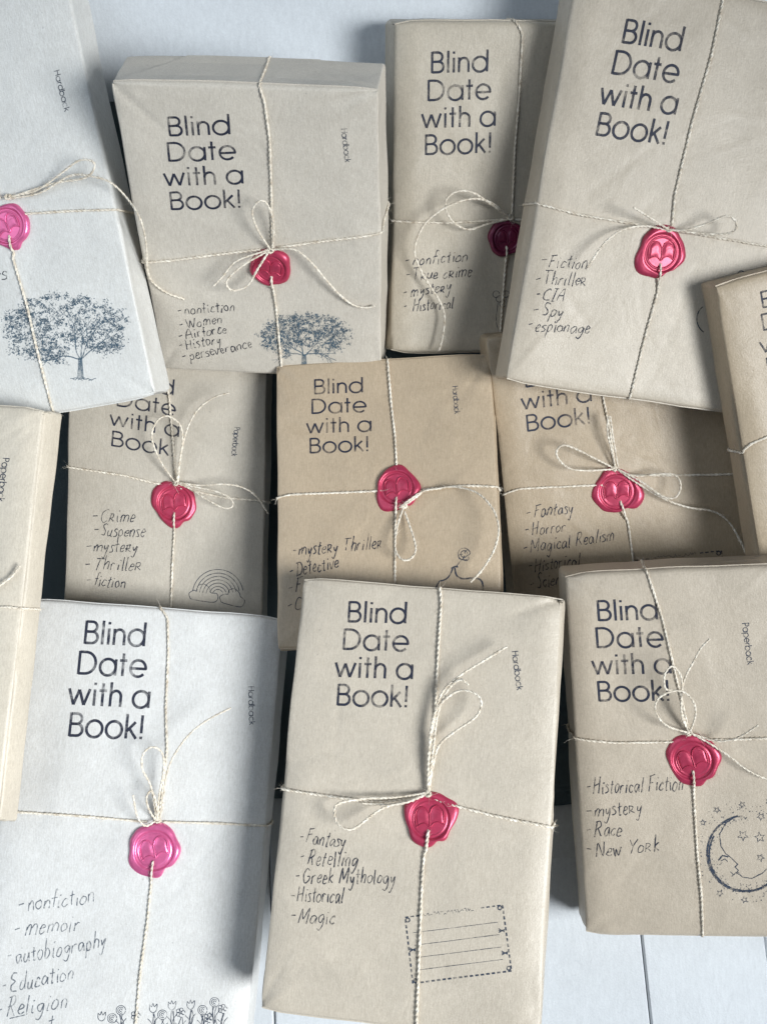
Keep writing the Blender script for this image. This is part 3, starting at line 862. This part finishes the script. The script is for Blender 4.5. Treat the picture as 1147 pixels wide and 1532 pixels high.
# 8 --- middle centre
B = book('MC', .0020, paper('paper_h', (.47, .368, .258), 8), 'brown wrapped book listing mystery thriller, bow hanging below its seal', 18)
tie(B, (594, 731, 33), WAX, {'up': ['T', (580, 540), (585, 602), (591, 653), (594, 712)], 'down': [(594, 731), (591.5, 790), (591, 867), (592, 930), 'B'],
    'left': [(570, 735), (492, 738), (434, 740), (412, 745), 'L'], 'right': [(632, 733), (690, 727), (747, 728), 'R']},
    [[(604, 757, 3), (594, 789, 6), (591, 820, 9), (601, 837, 11), (614, 836, 11), (622, 822, 10), (617, 799, 7), (605, 765, 3)],
     [(604, 756, 3), (619, 746, 5), (633, 735, 4), (655, 731, 3), (679, 728, 5), (713, 737, 11), (737, 761, 15), (746, 790, 16), (740, 820, 15), (723, 850, 13), (703, 872, 12)],
     [(597, 760, 3), (614, 750, 5), (632, 736, 3)], [(600, 757, 3.5), (616, 745, 5.5), (634, 733, 3)]], .1)
title(B, (506, 566), (507, 676.5), (458, 647), (555, 643))
binding(B, 'Hardback', (676.6, 578), (680, 619), 8)
handwriting(B, [('-mysteRy ThrilleR', (437, 832), (573, 820)), ('-Detective', (433, 863), (508, 849)), ('-Fiction', (431, 889), (500, 878)), ('-CRime', (430, 915), (490, 905))], 9.5)
draw(B, 'teapot_stamp', [circ(694, 829, 5, 0, 340, 10), circ(699, 827, 4, -90, 200, 8), circ(690, 833, 4, 60, 330, 8), circ(697, 835, 4, 120, 400, 8), circ(694, 829, 9, 20, 300, 12),
    ([(690, 838), (685, 844), (682, 849)], .0004), ([(675, 851), (680, 848), (685, 848)], .0012), ([(657, 870), (668, 866), (674, 858), (677, 851)], .0009),
    ([(680, 850), (683, 861), (692, 866), (705, 865), (718, 867), (722, 875), (722, 885)], .0011), ([(657, 870), (650, 885), (652, 910)], .0009)], .0005, INK_S)

# 9 --- middle right
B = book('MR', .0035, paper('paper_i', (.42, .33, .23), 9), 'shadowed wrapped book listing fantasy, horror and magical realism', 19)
tie(B, (922, 735, 35), WAX, {'up': ['T', (893, 500), (902, 597), (911, 640), (919, 702)], 'down': [(922, 735), (932, 744), (940, 791), (949, 858), (955, 950), 'B'],
    'left': [(900, 725), (832, 728), (776, 731), (755, 739), 'L'], 'right': [(940, 710), (1003, 711), (1062, 710), (1100, 709), 'R']},
    [[(919, 701, 3), (888, 685, 9), (850, 667, 13), (835, 670, 14), (833, 683, 13), (850, 700, 11), (876, 704, 8), (917, 702, 3)],
     [(924, 702, 3), (958, 720, 8), (990, 742, 11), (1010, 744, 13), (1018, 727, 13), (1010, 711, 12), (988, 709, 10), (951, 712, 6), (924, 703, 3)],
     [(921, 701, 3), (914, 672, 8), (908, 642, 11), (912, 622, 12), (916, 650, 10), (924, 698, 3)],
     [(924, 703, 3), (958, 726, 6), (995, 747, 8), (1029, 759, 8), (1066, 765, 7), (1089, 780, 6), (1107, 809, 4), (1118, 836, 2)]], -.1)
title(B, (825, 515), (835.5, 639.5), (777.7, 613), (882, 599))
handwriting(B, [('-Fantasy', (788, 776), (858, 767)), ('-Horror', (785, 802), (847, 795)), ('-Magical Realism', (783, 828), (918, 808)), ('-Historical', (790, 857), (868, 846)), ('-Science fiction', (793, 882), (905, 864))], 9.5)
letter_stamp(B, (949, 838), (1079, 824), (1090, 905), (962, 925), 4)

# 10 --- bottom left
B = book('BL', .0036, paper('paper_j', (.66, .65, .635), 10), 'whitest wrapped book listing memoir, autobiography, education and religion, with a seal tinted pink for its sheen', 20)
tie(B, (231, 1272, 38), WAX_SHEEN, {'up': ['T', (240, 900), (251, 925), (252, 971), (248, 1063), (250, 1122), (238, 1228)], 'down': [(231, 1272), (227, 1315), (220, 1385), (210, 1455), (203, 1532), (198, 1570), 'B'],
    'left': [(220, 1230), (198, 1228), (110, 1220), (10, 1214), 'L'], 'right': [(245, 1230), (330, 1232), (395, 1236), 'R']},
    [[(236, 1228, 3), (238, 1191, 8), (245, 1151, 14), (242, 1126, 17), (227, 1118, 19), (214, 1129, 19), (213, 1151, 17), (226, 1178, 12), (234, 1226, 3)],
     [(238, 1228, 3), (243, 1205, 7), (249, 1160, 13), (260, 1131, 17), (282, 1100, 22), (311, 1077, 26), (346, 1059, 30)],
     [(232, 1229, 3), (217, 1236, 6), (205, 1221, 12), (199, 1190, 20)],
     [(236, 1228, 3), (233, 1200, 9), (226, 1184, 13), (219, 1194, 13), (223, 1212, 8), (234, 1229, 3)]], .3)
title(B, (174, 930.5), (157.5, 1104), (101, 1055), (223, 1060))
binding(B, 'Hardback', (371.5, 1027.5), (373, 1085), 8.5)
handwriting(B, [('-nonfiction', (27, 1365), (142, 1350)), ('-memoir', (21, 1402), (122, 1391)), ('-autobiography', (10, 1444), (160, 1417)), ('-Education', (3, 1487), (111, 1466)), ('-Religion', (-6, 1522), (100, 1507)), ('-Text', (-15, 1556), (84, 1541))], 11.5, INK_F)
g_ = random.Random(3); fl_ = []
for x, y, k in ((152, 1522, 0), (181, 1512, 1), (203, 1520, 2), (229, 1510, 0), (243, 1519, 1), (257, 1506, 0), (270, 1516, 2), (285, 1505, 0), (303, 1512, 1), (321, 1500, 1), (333, 1510, 2), (168, 1524, 1), (312, 1524, 2)):
    if k == 0: fl_.append([(x-5, y-6), (x-5, y+2), (x, y+6), (x+5, y+2), (x+6, y-7), (x+2, y-3), (x, y-8), (x-2, y-3), (x-5, y-6)])
    elif k == 1: fl_ += [circ(x, y, 7, 0, 350, 12), circ(x, y, 4.5, 40, 300, 9), circ(x, y, 2, 0, 300, 6)]
    else: fl_ += [circ(x+4*math.cos(a), y+4*math.sin(a), 3, 0, 300, 7) for a in (0, 1.3, 2.5, 3.8, 5)]
    for j in range(3): fl_.append([(x+g_.uniform(-3, 3), y+7), (x+g_.uniform(-4, 4), y+20), (x+g_.uniform(-6, 6), y+42)])
    fl_.append([(x-8, y+15), (x-2, y+22), (x, y+32)]); fl_.append([(x+8, y+12), (x+2, y+20), (x, y+32)])
draw(B, 'flower_row_stamp', fl_, .00042, INK_S)

# 11 --- bottom centre
B = book('BC', .0030, paper('paper_k', (.54, .475, .39), 11), 'wrapped book in front listing fantasy, retelling and Greek mythology beside a letter stamp', 21)
tie(B, (643, 1225, 39), WAX, {'up': ['T', (658, 878), (660, 902), (656, 965), (652, 1044), (648, 1128), (641, 1190)], 'down': [(643, 1225), (636, 1255), (631, 1327), (627, 1432), (623, 1532), (622, 1550), 'B'],
    'left': [(638, 1187), (610, 1196), (564, 1201), (505, 1193), (421, 1181), 'L'], 'right': [(650, 1194), (673, 1204), (736, 1220), (828, 1239), 'R']},
    [[(640, 1188, 3), (641, 1132, 6), (647, 1078, 7), (660, 1052, 8), (685, 1034, 11), (710, 1037, 13), (720, 1052, 13), (711, 1073, 11), (681, 1094, 8), (656, 1116, 6), (646, 1153, 4), (641, 1187, 3)],
     [(640, 1188, 3), (648, 1120, 6), (656, 1062, 7), (673, 1028, 9), (690, 1017, 12), (702, 1026, 12)],
     [(640, 1188, 3), (646, 1100, 6), (658, 1042, 8), (685, 1013, 10), (723, 989, 10), (759, 967, 10)],
     [(638, 1188, 3), (610, 1200, 5), (581, 1206, 6), (560, 1217, 9), (527, 1241, 12), (506, 1233, 12), (500, 1216, 11), (507, 1202, 9), (547, 1195, 5), (590, 1193, 4), (636, 1187, 3)],
     [(640, 1188, 2.5), (590, 1203, 3.5), (540, 1202, 3)], [(641, 1186, 2.5), (640, 1150, 4), (645, 1100, 4)]], .15, R=.00098)
title(B, (565, 900.5), (556, 1057), (500.5, 1014), (617, 1017))
binding(B, 'Hardback', (765.5, 975), (773, 1033), 9.5)
handwriting(B, [('-Fantasy', (447, 1261), (517, 1268)), ('-Retelling', (447, 1294), (534, 1296)), ('-Greek Mythology', (441, 1322), (592, 1323)), ('-Historical', (434, 1349), (514, 1351)), ('-Magic', (433, 1381), (501, 1383))], 10.5)
letter_stamp(B, (606, 1373), (751.5, 1354.5), (765, 1453), (617.6, 1471.7), 4)

# 12 --- bottom right
B = book('BR', .0045, paper('paper_l', (.50, .43, .345), 12), 'wrapped book with a man-in-the-moon stamp, listing mystery, race and New YoRk', 22)
tie(B, (1036, 1137, 39), WAX, {'up': ['T', (971, 866), (991, 927), (1005, 987), (1031, 1098)], 'down': [(1036, 1137), (1038, 1200), (1042, 1271), (1049, 1342), (1051, 1400), 'B'],
    'left': [(1015, 1110), (920, 1111), (845, 1106), 'L'], 'right': [(1050, 1106), (1100, 1106), (1147, 1104), (1200, 1102), 'R']},
    [[(1031, 1097, 3), (997, 1086, 9), (981, 1066, 14), (983, 1047, 17), (1002, 1035, 18), (1022, 1035, 18), (1037, 1050, 17), (1040, 1070, 13), (1032, 1094, 4)],
     [(1031, 1097, 3), (1019, 1069, 9), (1020, 1027, 16), (1017, 1009, 19), (1005, 997, 21), (994, 1009, 22), (995, 1030, 20), (1006, 1033, 18)],
     [(1031, 1097, 3), (1019, 1061, 9), (1022, 1021, 16), (1037, 990, 20), (1048, 970, 23), (1062, 955, 26)],
     [(1033, 1097, 3), (1060, 1106, 5), (1080, 1109, 8), (1105, 1103, 14), (1134, 1085, 20)],
     [(1033, 1097, 3), (1062, 1113, 5), (1091, 1132, 6), (1117, 1152, 7), (1150, 1168, 6)]], .25)
title(B, (936.6, 897), (948, 1049), (883, 1007), (1001, 1005))
binding(B, 'Paperback', (1110, 933), (1118, 995), 9.5)
handwriting(B, [('-Historical Fiction', (877, 1188), (1023, 1182)), ('-mysteRy', (877, 1224), (962, 1216)), ('-Race', (877, 1253), (929, 1250)), ('-New YoRk', (877, 1283), (988, 1273))], 11)
mo = [(circ(1114, 1277, 56, 95, 395, 40), .0007), (circ(1115, 1278, 54.5, 150, 330, 28), .0010)]
mo += [(circ(1114, 1277, 57.5, 100, 330, 36), .0006)]
mo += [([(1102, 1221), (1086, 1231), (1076, 1248), (1078, 1266), (1085, 1277), (1094, 1284), (1103, 1293), (1099, 1297), (1104, 1302), (1101, 1306), (1107, 1309), (1110, 1312), (1124, 1314), (1140, 1306), (1156, 1290)], .0006),
       ([(1074, 1288), (1080, 1280), (1089, 1282)], .0009), [(1078, 1288), (1084, 1285), (1088, 1289)], [(1094, 1311), (1101, 1305), (1106, 1306)], [(1092, 1304), (1096, 1308)], [(1080, 1290), (1076, 1294)]]
for x, y, r, a in ((1111, 1250, 8, .3), (1136, 1253, 8, .8), (1137, 1283, 6, .1), (1110, 1204, 5, .5), (1072, 1212, 5, .2), (1051, 1231, 5, .9), (1138, 1222, 6, .4), (1113, 1346, 5, .6), (1076, 1336, 5, .2), (1150, 1200, 5, .2), (1160, 1240, 6, 0)): mo.append((star(x, y, r, a), .0005))
gm = random.Random(8)
for k in range(300):
    a = math.radians(gm.uniform(85, 400)); r = abs(gm.gauss(0, 3.2)); r = 55.5-r if gm.random() < .7 else 56+r*.5
    x, y = 1114+r*math.cos(a), 1277-r*math.sin(a); mo.append(([(x, y), (x+gm.uniform(-1.5, 1.5), y+gm.uniform(1, 2.5))], .00032))
for k in range(260):
    a = gm.uniform(0, 6.28); r = abs(gm.gauss(0, 1)); x, y = 1114+(60+r*9)*math.cos(a), 1277-(60+r*9)*math.sin(a)
    if gm.random() < .55+.45*math.sin(a): mo.append(([(x, y), (x+gm.uniform(-1.6, 1.6), y+gm.uniform(-1.6, 1.6))], .0003))
for k in range(46):
    a = gm.uniform(.4, 5.4); r = gm.uniform(62, 76); x, y = 1114+r*math.cos(a), 1277+r*math.sin(a); mo.append(([(x, y), (x+gm.uniform(-2, 2), y+gm.uniform(-2, 2))], .0005))
for k in range(26):
    a = math.radians(gm.uniform(60, 260)); r = gm.uniform(44, 53); x, y = 1114+r*math.cos(a), 1277+r*math.sin(a); mo.append(([(x, y), (x+1, y+1.5)], .0004))
draw(B, 'moon_stamp', [(l if isinstance(l, tuple) else (l, .0005)) for l in mo], .0005, INK_S, smooth=False)
